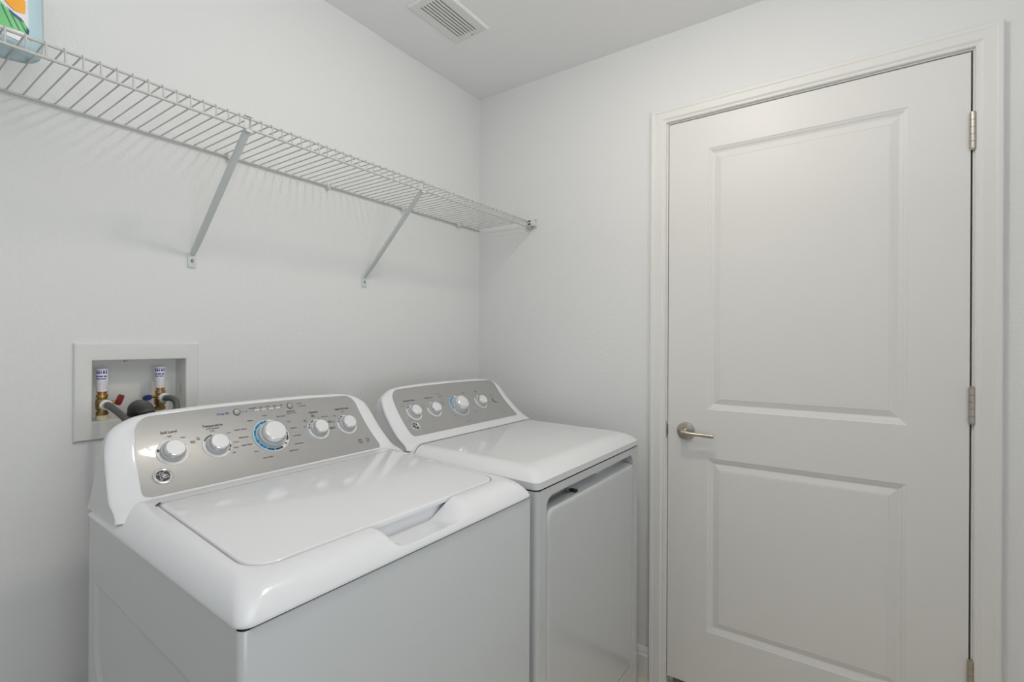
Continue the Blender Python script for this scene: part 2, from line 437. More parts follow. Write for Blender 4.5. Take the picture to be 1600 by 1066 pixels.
    s2 = sh.build('console_rear_housing', SIDEP, parent, angle=50); tag(s2, 'greyer flat side and rear of the console')
    # silver panel: rows in z, following the face
    pan = MB(); rows = []
    full = PLft+[(-x, z) for x, z in PLft[::-1]][1:]
    NR, NCOL = 26, 60
    lo = {}
    def zrange(x):
        ax = abs(x)
        # outline lookup on the left half, by scanning
        zs = []
        for (xa, za), (xb, zb_) in zip(PLft, PLft[1:]):
            if min(xa, xb)-1e-9 <= -ax <= max(xa, xb)+1e-9 and abs(xa-xb) > 1e-9:
                zs.append(za+(zb_-za)*(-ax-xa)/(xb-xa))
        return max(zb, min(zs+[1.09])), max(zs+[1.0])
    cols = []
    for k in range(NCOL+1):
        s = -cos(pi*k/NCOL); cols.append(s)
    # loft concentric rings of the outline toward a centre segment: simple and clean
    ring0 = [(x, z) for x, z in full]
    nf = len(ring0); rr2 = []
    zc = (zb+1.10)/2
    for sc in (1.0, .97, .9, .8, .65, .5, .35, .2, .08):
        rr2.append([(xc+x*(1-(1-sc)*.5) if False else xc+x*sc, interp(zc+(z-zc)*sc, F)-.0006, zc+(z-zc)*sc) for x, z in ring0])
    edge = [(p[0], p[1]+.002, p[2]) for p in rr2[0]]
    pan.rings([edge]+rr2, True, False, True)
    o2 = pan.build('control_panel', SILVER, parent, angle=30); tag(o2, 'brushed silver control panel')
    return o, o2
def frame_at(xc, F, x, z):
    y = interp(z, F); e = .006
    ty = (interp(z+e, F)-interp(z-e, F))/(2*e)
    tz = Vector((0, ty, 1)).normalized(); nx = Vector((1, 0, 0)); nn = tz.cross(nx)*1
    if nn.y > 0: nn = -nn
    return Vector((x, y, z)), nx, tz, nn
def knob(parent, F, x, z, r_ring, r_skirt, r_k, r_top, h1, h2, small=True, blue=False):
    P, X, T, N = frame_at(0, F, x, z)
    P = P+N*(.0004+r_ring*r_ring/.80)
    body = MB().lathe([(r_k*.96, h1+.0012), (r_k, h1+.0016), (r_k*1.0, h1+.0042), (r_k*.97, h1+.0055), (r_top*1.06, h2-.0016), (r_top, h2-.0004), (r_top*.96, h2)], P, N, 40, mi=1, caps=False)
    body.lathe([(r_top*.96, h2), (r_top*.5, h2+.0002), (0, h2+.0002)], P, N, 40, mi=0, caps=False)
    k = body.build('knob', KNOB, parent, angle=60, mats=[KNOB, KNOBS])
    sk = MB().lathe([(r_skirt*1.03, 0), (r_skirt*1.02, .002), (r_skirt, h1*.92), (r_skirt*.97, h1), (r_k*.9, h1)], P, N, 40).build('knob_skirt', SKIRT, k, angle=50)
    MB().lathe([(r_k*.93, h1-.0002), (r_k*.93, h1+.0014)], P, N, 40).build('shadow_groove', DARK, k)
    rg = MB().lathe([(r_ring, -.0045), (r_ring, .0003), (r_ring*.985, .0009), (r_ring*.80, .0009), (r_skirt, .0007)], P, N, 56, caps=False).build('dial_ring', RING, k)
    # pointer rib on the rim
    a = radians(210 if small else 320)
    d = X*cos(a)+T*sin(a)
    q = P+d*(r_top*.98)+N*(h2-.004)
    MB().tube([q-N*.006, q+N*.0035], .0014 if small else .002, 8).build('pointer_rib', KNOB, k)
    return k, (P, X, T, N)
def arc_mesh(b, P, X, T, N, r0, r1, a0, a1, lift, mi=0):
    n = max(2, int(abs(a1-a0)/5)); vs = []; fs = []
    for i in range(n+1):
        a = radians(a0+(a1-a0)*i/n); d = X*cos(a)+T*sin(a)
        vs += [P+d*r0+N*lift, P+d*r1+N*lift]
        if i: fs.append((2*i-2, 2*i-1, 2*i+1, 2*i))
    b.add(vs, fs, mi)
TEXTCACHE = {}
def text_geo(s, shear=0.0):
    key = (s, shear)
    if key in TEXTCACHE: return TEXTCACHE[key]
    cu = bpy.data.curves.new('lettering', 'FONT'); cu.body = s.replace('|', '\n'); cu.align_x = 'CENTER'; cu.align_y = 'CENTER'; cu.size = 1.0
    cu.offset = .020; cu.shear = shear; cu.resolution_u = 2; cu.space_line = .85
    ob = bpy.data.objects.new('lettering', cu); COL.objects.link(ob)
    dg = bpy.context.evaluated_depsgraph_get(); me = bpy.data.meshes.new_from_object(ob.evaluated_get(dg))
    g = ([v.co.copy() for v in me.vertices], [tuple(p.vertices) for p in me.polygons])
    bpy.data.objects.remove(ob); bpy.data.curves.remove(cu); bpy.data.meshes.remove(me)
    TEXTCACHE[key] = g; return g
def put_text(b, s, P, X, T, N, h, mi=0, lift=.0009, sx=1.0):
    vs, fs = text_geo(s)
    b.add([P+X*(v.x*h*sx)+T*(v.y*h)+N*lift for v in vs], fs, mi)
def lettering(parent, F, table, blue, xm=0):
    b = MB()
    for s, x, z, h in table:
        P, X, T, N = frame_at(0, F, x, z)
        put_text(b, s, P, X, T, N, h*.00108 if h > 4.5 else h*.00102, 1 if s in blue else 0, .0011)
    return b
def emblem(parent, F, x, z, r):
    P, X, T, N = frame_at(0, F, x, z); P = P+N*.0004
    e = MB().lathe([(r, 0), (r*1.0, .0016), (r*.95, .0030), (r*.87, .0032), (r*.82, .0024), (0, .0024)], P, N, 48, caps=False).build('round_emblem', CHROME, parent)
    MB().lathe([(r*.70, .0024), (r*.70, .0028), (0, .0029)], P, N, 40).build('emblem_field', INK, e)
    b = MB()
    def stroke(pts, wd):
        q = smoothpath([(px, py, 0) for px, py in pts], 6)
        b.tube([P+X*(p.x*r)+T*(p.y*r)+N*.0031 for p in q], wd*r, 6)
    # two intertwined script capitals
    stroke([(-.08, .36), (-.26, .42), (-.36, .22), (-.24, .08), (-.06, .16), (-.02, .02), (-.06, -.22), (-.22, -.42), (-.36, -.30), (-.26, -.12), (-.06, -.06), (.04, .02)], .045)
    stroke([(.12, .46), (.02, .34), (.10, .16), (.26, .14), (.14, .06), (.04, -.12), (.16, -.30), (.38, -.26), (.46, -.06), (.34, .08), (.22, -.02), (.32, -.14)], .045)
    for k in range(4):
        a0 = radians(45+90*k)
        stroke([(.74*cos(a0+t), .74*sin(a0+t)) for t in (-.42, -.2, 0, .2)]+[(.60*cos(a0+.36), .60*sin(a0+.36)), (.54*cos(a0+.2), .54*sin(a0+.2))], .04)
    b.build('emblem_script', CHROME, e)
    return e

# ------------------------------------------------------------------ washer
WX0, WX1, WY0, WY1 = -1.5190, -0.8340, -0.8394, -0.2560
WXC = -1.1768
washer = thing('washing_machine', (WXC, -0.548, 0), 'white top-loading washing machine with flat lid and scooped lid grip, below the wall outlet box', 'washer')
seam = lambda y: .9033+.0507*(y+.8394)
top_ = lambda y: .9463+.0613*(y+.770)
# cabinet: front and right plain, left side embossed
cab = MB()
r = .010
n4 = (24, 24, 24, 24)
out = rrect(WX0+.002, WX1-.002, WY0+.0025, WY1, (r, r, .004, .004), (4, 4, 4, 4), 6)
lipo = rrect(WX0+.0045, WX1-.0045, WY0+.005, WY1-.001, (r, r, .004, .004), (4, 4, 4, 4), 6)
k0 = 7*3+3*3+6   # rotate so that the open side is the left one
iL = [i for i, p in enumerate(out) if abs(p[0]-(WX0+.002)) < 1e-6]
ordr = [p for p in out if abs(p[0]-(WX0+.002)) > 1e-6]
ordr = [(WX0+.002, WY0+.0025+r)]+ordr+[(WX0+.002, WY1-.004)]
cab.rings([[(x, y, .018) for x, y in ordr], [(x, y, seam(y)-.0055) for x, y in ordr], [(x+(WXC-x)*.003, y+.0010 if y < -.6 else y, seam(y)-.0028) for x, y in ordr]], False)
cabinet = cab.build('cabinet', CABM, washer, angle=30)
# dark seam under the top cover
sm = MB().rings([[(x, y, seam(y)-.006) for x, y in lipo], [(x, y, seam(y)+.003) for x, y in lipo]])
sm.build('cover_seam', DARK, washer)
# the left side sheet carries a pressed-in field with a sloping top edge
def emb2(y, z):
    ry = -.2935; zt = .812-.071*(-.3104-y)
    cy, cz, R = ry-.115, .700, .115
    if z < cz and y > cy: d = R-sqrt((y-cy)**2+(cz-z)**2)
    else: d = min(ry-y, zt-z)
    d = min(d, zt-z, y+.80, z-.585)
    return .0042*sstep(0, .008, d)
ey = [WY0+.0025+r+(WY1-.004-WY0-.0025-r)*k/150 for k in range(151)]
side_v = []; side_f = []
zz = [.018, .30, .55]+[.57+(.83-.57)*k/90 for k in range(91)]+[.88, 1]
for j, z in enumerate(zz):
    for i, y in enumerate(ey):
        if z == 1: side_v.append((WX0+.0022, y, seam(y)-.0009)); continue
        side_v.append((WX0+.002+emb2(y, z), y, z))
nI = len(ey)
for j in range(len(zz)-1):
    for i in range(nI-1): side_f.append((j*nI+i, j*nI+i+1, (j+1)*nI+i+1, (j+1)*nI+i))
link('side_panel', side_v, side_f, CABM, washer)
# top cover
NS = (120, 40, 40, 40)
co_ = rrect(WX0, WX1, WY0, WY1, (.020, .020, .006, .006), NS, 10)
LX0, LX1, LY0, LY1 = -1.4700, -.8840, -.7725, -.4140      # lid opening
ci_ = rrect(LX0-.0045, LX1+.0004, LY0-.0045, LY1+.003, (.048, .048, .003, .003), NS, 10)
def taper(p):   # lid narrows slightly to the rear
    x, y = p; k = (y-LY0)/(LY1-LY0); return (WXC+(x-WXC)*(1-.045*k), y)
ci_ = [taper(p) for p in ci_]
def swin(x): return sstep(-1.264, -1.232, x)*sstep(-1.048, -1.112, x)
def scoop(x, y, z):
    zf = .9175-.0065*min(1, max(0, (y+.838)/.062))
    k = swin(x)*sstep(-.70, -.76, y)
    return z+(min(z, zf)-z)*k
rs = []
NT = 44
zprof = lambda t: .08+.92*(1-(1-t)**2.3)**.80
rs.append([(x+(WXC-x)*.008, y+.002 if y < -.6 else y, seam(y)+.0) for x, y in co_])
rs.append([(x, y, seam(y)+.0006) for x, y in co_])
for it in range(NT+1):
    t = (it/NT)**1.5
    ring = []
    for (xo, yo), (xi, yi) in zip(co_, ci_):
        x = xo+(xi-xo)*t; y = yo+(yi-yo)*t
        zs = seam(yo); zt = top_(yi)
        z = zs+(zt-zs)*zprof(t)
        z = scoop(x, y, z)
        ring.append((x, y, z))
    rs.append(ring)
inn = rs[-1]
kin = lambda x, y: swin(x)*(1 if y < -.76 else 0)
rs.append([(x+(WXC-x)*.0015, y+(.0006 if y < -.6 else 0)+.0125*kin(x, y), z-.0012) for x, y, z in inn])
rs.append([(x+(WXC-x)*.002, y+(.0008 if y < -.6 else 0)+.0130*kin(x, y), min(z-.004, top_(y)-.012)) for x, y, z in inn])
rs.append([(x+(WXC-x)*.002, y+(.0008 if y < -.6 else 0)+.0130*kin(x, y), .900+.06*(y+.77)) for x, y, z in inn])
tc = MB().rings(rs, True, False, True).build('top_cover', WHITE, washer, angle=42)
MB().box(-1.285, -1.030, -.7640, -.735, .896, .9385).build('grip_recess_back', WHITE, washer, smooth=False)
# lid
lo_ = [taper(p) for p in rrect(LX0, LX1, LY0, LY1, (.045, .045, .012, .012), NS, 10)]
lr = []
for k, dz in [(.0, -.0095), (.0, -.0034), (.0010, -.0012), (.0030, -.0001), (.0060, .0003)]:
    lr.append([(x+(WXC-x)*k/.29, y+((LY0+LY1)/2-y)*k/.18, top_(y)+.0008+dz) for x, y in lo_])
lb = MB().rings([[(x+(WXC-x)*.02, y+.004*(1 if y < -.6 else -1), top_(y)-.0095) for x, y in lo_]]+lr, True, True, True)
lid = lb.build('lid', WHITE, washer, angle=40)
# hinge slots at the rear corners
xx = WXC-.2835
MB().add([(xx-.006, LY1-.010, top_(-.42)+.0012), (xx+.006, LY1+.0035, top_(-.41)+.0012), (xx+.010, LY1+.001, top_(-.41)+.0012), (xx-.001, LY1-.011, top_(-.42)+.0012)], [(0, 1, 2, 3)]).build('hinge_slot', DARK, lid)
for dx in (.286, .2985):
    MB().lathe([(.0014, 0), (.0012, .0006), (0, .0008)], (WXC+dx, LY1+.004, top_(-.41)+.0002), (0, 0, 1), 10).build('hinge_hole', DARK, lid)
console(washer, WXC, FWt, -.2430, .9300, .9695, .2715)
FW_ = FWt
kn = []
for (x, z) in [(-1.3913, 1.0370), (-1.3037, 1.0363), (-1.0499, 1.0361), (-.9613, 1.0366)]:
    kn.append(knob(washer, FW_, x, z, .0300, .0232, .0205, .0178, .0085, .0200))
big = knob(washer, FW_, -1.1790, 1.0385, .0440, .0330, .0290, .0245, .0120, .0270, small=False)
b = MB()
def arcs(K, spec, r0, r1):
    P, X, T, N = K
    for a0, a1, mi in spec: arc_mesh(b, P, X, T, N, r0, r1, a0, a1, .0013, mi)
arcs(kn[0][1], [(158, 172, 0)], .0245, .0285)
arcs(kn[1][1], [(100, 150, 0), (-42, -30, 0), (-25, -5, 0)], .0255, .0285)
arcs(kn[2][1], [(105, 128, 0), (133, 150, 0), (155, 172, 0)], .0255, .0285)
arcs(kn[3][1], [(100, 118, 0), (123, 140, 0), (145, 160, 0)], .0255, .0285)
arcs(big[1], [(88, 268, 2)], .0338, .0432)
arcs(big[1], [(92+k*29, 92+k*29+26, 1) for k in range(6)], .0362, .0412)
arcs(big[1], [(238, 262, 0), (266, 296, 0), (330, 352, 0), (354, 372, 0), (312, 318, 0)], .0362, .0412)
WT = [('Soil Level', -1.3894, 1.0757, 7.5), ('Light', -1.3898, 1.0675, 4), ('Heavy', -1.3652, 1.0620, 4), ('Extra|Heavy', -1.3490, 1.0501, 4), ('Extra|Light', -1.4296, 1.0497, 4), ('Deep Fill', -1.2744, 1.0997, 7), ('Power', -1.2286, 1.0996, 3), ('Sensing/Fill', -1.2045, 1.1053, 4), ('Soak', -1.1839, 1.1054, 4), ('Wash', -1.1662, 1.1056, 4), ('Rinse', -1.1478, 1.1054, 4), ('Spin', -1.1309, 1.1056, 4), ('Start/Pause', -1.1091, 1.0882, 4.6), ('Hold 3 sec to cancel', -1.1095, 1.0831, 3), ('Lock', -1.0793, 1.1045, 4.4), ('Lid Lock', -1.0721, 1.098, 4.4), ('Temperature', -1.302, 1.0775, 7.5), ('with Cold Rinse', -1.3027, 1.0715, 4.2), ('Cool', -1.3052, 1.0667, 4), ('Tap|Cold', -1.3377, 1.0551, 4), ('Cold', -1.2725, 1.0581, 4), ('Colors', -1.2623, 1.0371, 4), ('Warm', -1.2658, 1.0264, 4), ('Hot', -1.2739, 1.0171, 4), ('Colors', -1.1802, 1.0850, 4.4), ('Whites', -1.2170, 1.0774, 4.4), ('Towels / Sheets', -1.2449, 1.0614, 4.4), ('Bulky Items', -1.2427, 1.0441, 4.4), ('Deep Clean', -1.2415, 1.0279, 4.8), ('Rinse', -1.2261, 1.0113, 4.4), ('Drain & Spin', -1.2058, 0.9960, 4.4), ('Dark Colors', -1.1390, 1.0788, 4.4), ('Jeans', -1.1227, 1.0645, 4.4), ('Delicates', -1.1155, 1.0479, 4.4), ('Cold Wash', -1.1144, 1.0298, 4.4), ('Active Wear', -1.1179, 1.0123, 4.4), ('Speed Wash', -1.1387, 0.9999, 4.4), ('Options', -1.0484, 1.0786, 7.5), ('Off', -1.0861, 1.0465, 4), ('2nd|Rinse', -1.0787, 1.0608, 4), ('Deep|Rinse', -1.0528, 1.0696, 4), ('Warm Rinse', -1.0184, 1.0640, 4), ('Fabric|Softener', -1.009, 1.0499, 4), ('Softener +|Deep Rinse', -1.0084, 1.0343, 4), ('Stain PreTreat', -0.9597, 1.0782, 7), ('Off', -0.961, 1.0697, 4), ('Wine', -0.9892, 1.0624, 4), ('Oil', -0.9976, 1.0488, 4)]
lt = lettering(washer, FW_, WT, ('Deep Fill', 'Power'))
b.add(lt.v, lt.f); b.m[-len(lt.f):] = [1 if q == 1 else 0 for q in lt.m]
# indicator bar, dots, round icon marks
for k in range(5):
    x = -1.2035+.0179*k; P, X, T, N = frame_at(0, FW_, x, 1.0998)
    arc_mesh(b, P, X, T, N, 0, .0011, 0, 360, .0012, 0)
    if k < 4:
        q = P+N*.0011+X*.003
        b.add([q-T*.0014, q+X*.0120-T*.0014, q+X*.0120+T*.0014, q+T*.0014], [(0, 1, 2, 3)], 3)
for x, z in [(-1.2200, 1.0994), (-1.0868, 1.1045), (-1.0835, 1.0978)]:
    P, X, T, N = frame_at(0, FW_, x, z); arc_mesh(b, P, X, T, N, 0, .0012, 0, 360, .0012, 0)
P, X, T, N = frame_at(0, FW_, -.9453, .9918)
arc_mesh(b, P, X, T, N, 0, .0062, 0, 360, .0010, 0); put_text(b, 'he', P, X, T, N, .0085, 3, .0013)
P, X, T, N = frame_at(0, FW_, -.9215, .9935)
arc_mesh(b, P, X, T, N, .0042, .0050, 20, 300, .0010, 0); arc_mesh(b, P+X*.004-T*.001, X, T, N, .0020, .0030, 0, 360, .0010, 0)
put_text(b, 'ECO', P-T*.0082, X, T, N, .0042, 0, .0010)
b.build('control_lettering', INK, washer, smooth=False, mats=[INK, BLUE, LBLUE, RING])['kind'] = 'stuff'
for x, z in [(-1.2423, 1.1003), (-1.1080, 1.1015)]:
    P, X, T, N = frame_at(0, FW_, x, z)
    bt = MB().lathe([(.0072, 0), (.0070, .0018), (.0055, .0028), (0, .0030)], P+N*.0005, N, 28).build('push_button', SILVER, washer)
    MB().lathe([(.0086, 0), (.0085, .0007), (.0072, .0007)], P+N*.0005, N, 28, caps=False).build('button_ring', INK, bt)
emblem(washer, FW_, -1.4210, .9978, .0178)
for x in (WX0+.06, WX1-.06):
    for y in (WY0+.06, WY1-.06):
        MB().lathe([(.020, 0), (.022, .004), (.015, .010), (.008, .022)], (x, y, 0), (0, 0, 1), 16).build('levelling_foot', DARK, washer)

# ------------------------------------------------------------------ dryer
DX0, DX1, DF, DRr = -.8112, -.1282, -.8376, -.2350
DXC = -.4697
dryer = thing('clothes_dryer', (DXC, -.536, 0), 'white clothes dryer with front drop door and handle slot, in the room corner', 'dryer')
dseam = lambda y: .9066+.030*(y+.8376)
dtop = lambda y: .9535+.0165*(y+.79)
# body with front recess opening
dcb = MB()
out = rrect(DX0+.002, DX1-.002, DF+.002, DRr, (.012, .012, .004, .004), (4, 4, 4, 4), 6)
DOX0, DOX1, DOZ0, DOZ1 = -.7655, -.1760, .150, .8820      # door and handle opening in the front
fy = DF+.002
sidepts = [p for p in out]
# walls without the flat front
nfl = [i for i, p in enumerate(out)]
idx_front = [i for i in range(len(out)) if out[i][1] < fy+1e-6]
ordr = out[idx_front[-1]:]+out[:idx_front[0]+1]
xfl, xfr = out[idx_front[0]][0], out[idx_front[-1]][0]
dcb.rings([[(x, y, .018) for x, y in ordr], [(x, y, dseam(y)-.0035) for x, y in ordr]], False)
us = sorted([xfl, DOX0, DOX1, xfr])
# front sheet with rounded-corner opening
op = rrect(DOX0, DOX1, DOZ0, DOZ1, (.02, .02, .030, .034), (20, 20, 20, 20), 8)
zt_ = dseam(fy)-.0035
ob_ = []
for (x, z) in op:   # project outwards onto the sheet border
    dx, dz = x-(DOX0+DOX1)/2, z-(DOZ0+DOZ1)/2
    hx, hz = (DOX1-DOX0)/2, (DOZ1-DOZ0)/2
    s_ = 1/max(abs(dx)/hx, abs(dz)/hz)
    ex, ez_ = dx*s_/hx, dz*s_/hz
    ob_.append(((xfl+xfr)/2+ex*(xfr-xfl)/2, (.018+zt_)/2+ez_*(zt_-.018)/2))
dcb.rings([[(x, fy, z) for x, z in ob_], [(x, fy, z) for x, z in op], [(x+(DXC-x)*.006, fy+.002, z+((.5-z)*.006)) for x, z in op], [(x+(DXC-x)*.006, fy+.052, z+((.5-z)*.006)) for x, z in op]], True, False, True)
dcb.build('cabinet', CABM, dryer, angle=30)
lipo = rrect(DX0+.0045, DX1-.0045, DF+.005, DRr-.001, (.01, .01, .004, .004), (4, 4, 4, 4), 6)
MB().rings([[(x, y, dseam(y)-.006) for x, y in lipo], [(x, y, dseam(y)+.004) for x, y in lipo]]).build('cover_seam', DARK, dryer)
# top cover
co_ = rrect(DX0, DX1, DF, DRr, (.018, .018, .006, .006), (30, 30, 30, 30), 10)
ci_ = rrect(DX0+.060, DX1-.060, DF+.075, DRr-.02, (.030, .030, .01, .01), (30, 30, 30, 30), 10)
rs = [[(x+(DXC-x)*.006, y+.002 if y < -.6 else y, dseam(y)) for x, y in co_]]
for it in range(25):
    t = it/24
    ring = []
    for (xo, yo), (xi, yi) in zip(co_, ci_):
        x = xo+(xi-xo)*t; y = yo+(yi-yo)*t
        zs = dseam(yo)+.0005; zt2 = dtop(yi)
        ring.append((x, y, zs+(zt2-zs)*(.38+.62*(1-(1-t)**2.5))))
    rs.append(ring)
MB().rings(rs, True, False, True).build('top_cover', WHITE, dryer, angle=40)
console(dryer, DXC, FDt, -.2180, .9270, .9760, .2780)
# seam between the console foot and the top cover
def deck_z(x, y):
    t = min(1, max(0, min(x-DX0, DX1-x)/.060)); zs = dseam(y)+.0005
    return zs+(dtop(y)-zs)*(.38+.62*(1-(1-t)**2.5))
sp = smoothpath([(x, y, 0) for x, y in [(-.8060, -.4075), (-.7990, -.4050), (-.7850, -.4010), (-.7700, -.3975), (-.7550, -.3962), (-.70, -.3960), (-.60, -.3960), (-.45, -.3960), (-.30, -.3960), (-.18, -.3965), (-.160, -.3985)]], 6)
MB().tube([(p.x, p.y, deck_z(p.x, p.y)+.0001) for p in sp], .0011, 6).build('console_seam', DARK, dryer)
# door panel
dr = rrect(-.7605, -.1810, .156, .8455, (.02, .02, .012, .030), (20, 20, 20, 20), 10)
rr3 = []
for k, d in [(.0, .030), (.0, .0045), (.0012, .0016), (.0040, .0), (.0075, -.0012), (.012, -.0015)]:
    cx2, cz2 = -.4708, .50
    rr3.append([(x+(cx2-x)*k/.29, DF+.0015+d, z+(cz2-z)*k/.345) for x, z in dr])
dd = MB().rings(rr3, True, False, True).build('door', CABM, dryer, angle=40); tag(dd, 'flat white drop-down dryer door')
# ledge behind the top of the door, and the cup behind the slot
MB().add([(-.560, DF+.004, .8435), (-.184, DF+.004, .8450), (-.184, DF+.050, .8540), (-.575, DF+.050, .8530), (-.560, DF+.004, .825), (-.184, DF+.004, .825), (-.184, DF+.050, .825), (-.575, DF+.050, .825)],
         [(0, 1, 2, 3), (0, 1, 5, 4), (0, 3, 7, 4)]).build('door_ledge', WHITE, dd, smooth=False)
MB().add([(-.7600, DF+.030, .838), (-.575, DF+.030, .838), (-.575, DF+.052, .8405), (-.7600, DF+.052, .8425), (-.76, DF+.03, .82), (-.575, DF+.03, .82), (-.575, DF+.052, .82), (-.76, DF+.052, .82)], [(0, 1, 2, 3), (0, 1, 5, 4)]).build('pocket_floor', SKIRT, dd, smooth=False)  # grey colour stands for the shade inside the white pocket
MB().box(-.586, -.573, DF+.014, DF+.034, .838, .8530).build('latch_notch', DARK, dd, smooth=False)
MB().box(-.400, -.184, DF+.040, DF+.0525, .852, .868, .002).build('pocket_rib', WHITE, dd)
for z in (.795, .60, .40, .25):
    MB().lathe([(.0032, 0), (.003, .003), (0, .0035)], (-.7632, DF+.010, z), (0, -1, 0), 10).build('door_bumper', DARK, dd)
kd = []
for x, z in [(-.6890, 1.0362), (-.5960, 1.0364), (-.3390, 1.0375)]:
    kd.append(knob(dryer, FDt, x, z, .0300, .0232, .0205, .0178, .0085, .0200))
bigd = knob(dryer, FDt, -.4675, 1.0361, .0440, .0330, .0290, .0245, .0120, .0270, small=False)
b = MB()
arcs(kd[0][1], [(105, 140, 0)], .0255, .0285); arcs(kd[1][1], [(105, 128, 0), (133, 160, 0)], .0255, .0285); arcs(kd[2][1], [(105, 140, 0)], .0255, .0285)
arcs(bigd[1], [(90, 200, 2)], .0338, .0432); arcs(bigd[1], [(95+k*26, 95+k*26+22, 1) for k in range(4)], .0362, .0412)
arcs(bigd[1], [(205+k*18, 205+k*18+14, 0) for k in range(8)], .0368, .0402)
DT = [('Extended Tumble', -0.6847, 1.0735, 6.5), ('Temperature', -0.594, 1.0748, 6.5), ('Cottons', -0.5383, 1.0830, 5), ('More Dry', -0.5341, 1.0735, 4), ('Dry', -0.5308, 1.0636, 4), ('Damp Dry', -0.5385, 1.0547, 4), ('Less Dry', -0.5389, 1.0464, 4), ('80', -0.5261, 1.0175, 4), ('60', -0.5184, 1.0081, 4), ('40', -0.507, .9990, 4), ('Timed Dry', -0.4747, .9860, 4.4), ('Easy Care', -0.4108, 1.0764, 4.4), ('Delicates', -0.4029, 1.0104, 4.4), ('Signal', -0.3366, 1.0754, 6), ('Start', -0.2544, 1.0555, 5), ('Heat', -0.6349, 1.0504, 3.5), ('Off', -0.7224, 1.0593, 4), ('Sensor Dry', -0.2487, 0.9921, 4)]
lt = lettering(dryer, FDt, DT, ('Cottons',))
n0 = len(b.f); b.add(lt.v, lt.f); b.m[n0:] = [1 if q == 1 else 0 for q in lt.m]
for q in range(4):
    P, X, T, N = frame_at(0, FDt, -.518+.001*q, 1.068-.0085*q)
    p = P+N*.0011; b.add([p, p+X*.006, p+X*.006+T*.0012, p+T*.0012], [(0, 1, 2, 3)], 4)
b.build('control_lettering', INK, dryer, smooth=False, mats=[INK, BLUE, LBLUE, RING, ORANGEI])['kind'] = 'stuff'
P, X, T, N = frame_at(0, FDt, -.2509, 1.0362)
bt = MB().lathe([(.0105, 0), (.0102, .0030), (.0085, .0042), (0, .0044)], P+N*.0005, N, 28).build('push_button', SILVER, dryer)
MB().lathe([(.0120, 0), (.0118, .0008), (.0105, .0008)], P+N*.0005, N, 28, caps=False).build('button_ring', INK, bt)
emblem(dryer, FDt, -.7194, .9992, .0178)
for x in (DX0+.06, DX1-.06):
    for y in (DF+.08, DRr-.06):
        MB().lathe([(.020, 0), (.022, .004), (.015, .010), (.008, .022)], (x, y, 0), (0, 0, 1), 16).build('levelling_foot', DARK, dryer)

# ------------------------------------------------------------------ wire shelf
SX0, SX1, SYF, SZ = -2.35, -.006, -.303, 1.7965
shelf = thing('wire_shelf', ((SX0+SX1)/2, -.15, SZ), 'white ventilated wire shelf along the wall above washer and dryer', 'shelf')
rail = lambda y, z, rr: MB().tube([(SX0, y, z), (SX1, y, z)], rr, 10).build('rail', WIRE, shelf)
rail(-.0075, 1.7930, .0032); rail(-.2990, 1.7925, .0024); rail(SYF-.0005, 1.7665, .0028)
pitch = .02565; wire_mesh = None
x = -.0263
while x > SX0+.01:
    if wire_mesh is None:
        zc = SZ
        pts = [(0, -.006, zc), (0, -.10, zc), (0, -.20, zc), (0, -.2965, zc)]+[(0, -.2975-.0055*sin(a), zc-.0055*(1-cos(a))) for a in (.5, 1.0, 1.57)]+[(0, -.303, 1.780), (0, -.303, 1.766)]
        o = MB().tube(pts, .0016, 6).build('cross_wire', WIRE, shelf); wire_mesh = o.data
        o.location.x = x
    else:
        q = bpy.data.objects.new('cross_wire', wire_mesh); COL.objects.link(q); attach(q, shelf); q.location.x = x
    x -= pitch
for x in (-.158, -.490, -.822, -1.1430, -1.80, -2.15):
    b = MB().box(x-.006, x+.006, -.016, -.0004, 1.786, 1.8005, .002)
    b.box(x-.0035, x+.0035, -.019, -.002, 1.781, 1.788, .0015)
    b.tube([(x, -.012, 1.7985), (x, -.0165, 1.795), (x, -.0175, 1.790)], .002, 8)
    b.build('wall_clip', WIREW, shelf)
eb = MB().box(-.004, -.0004, -.325, -.268, 1.768, 1.806, .0015)
eb.box(-.030, -.003, -.322, -.292, 1.7735, 1.8005, .003)
e = eb.build('end_bracket', WIREW, shelf)
for z in (1.7935, 1.7805): MB().box(-.0308, -.0296, -.3085, -.2985, z-.0035, z+.0035).build('socket_hole', DARK, e, smooth=False)
MB().lathe([(.0045, 0), (.004, .002), (0, .0026)], (-.004, -.3195, 1.7995), (-1, 0, 0), 12).build('screw', STEELS, e)
MB().lathe([(.0045, 0), (.004, .002), (0, .0026)], (-.004, -.2745, 1.7995), (-1, 0, 0), 12).build('screw', STEELS, e)
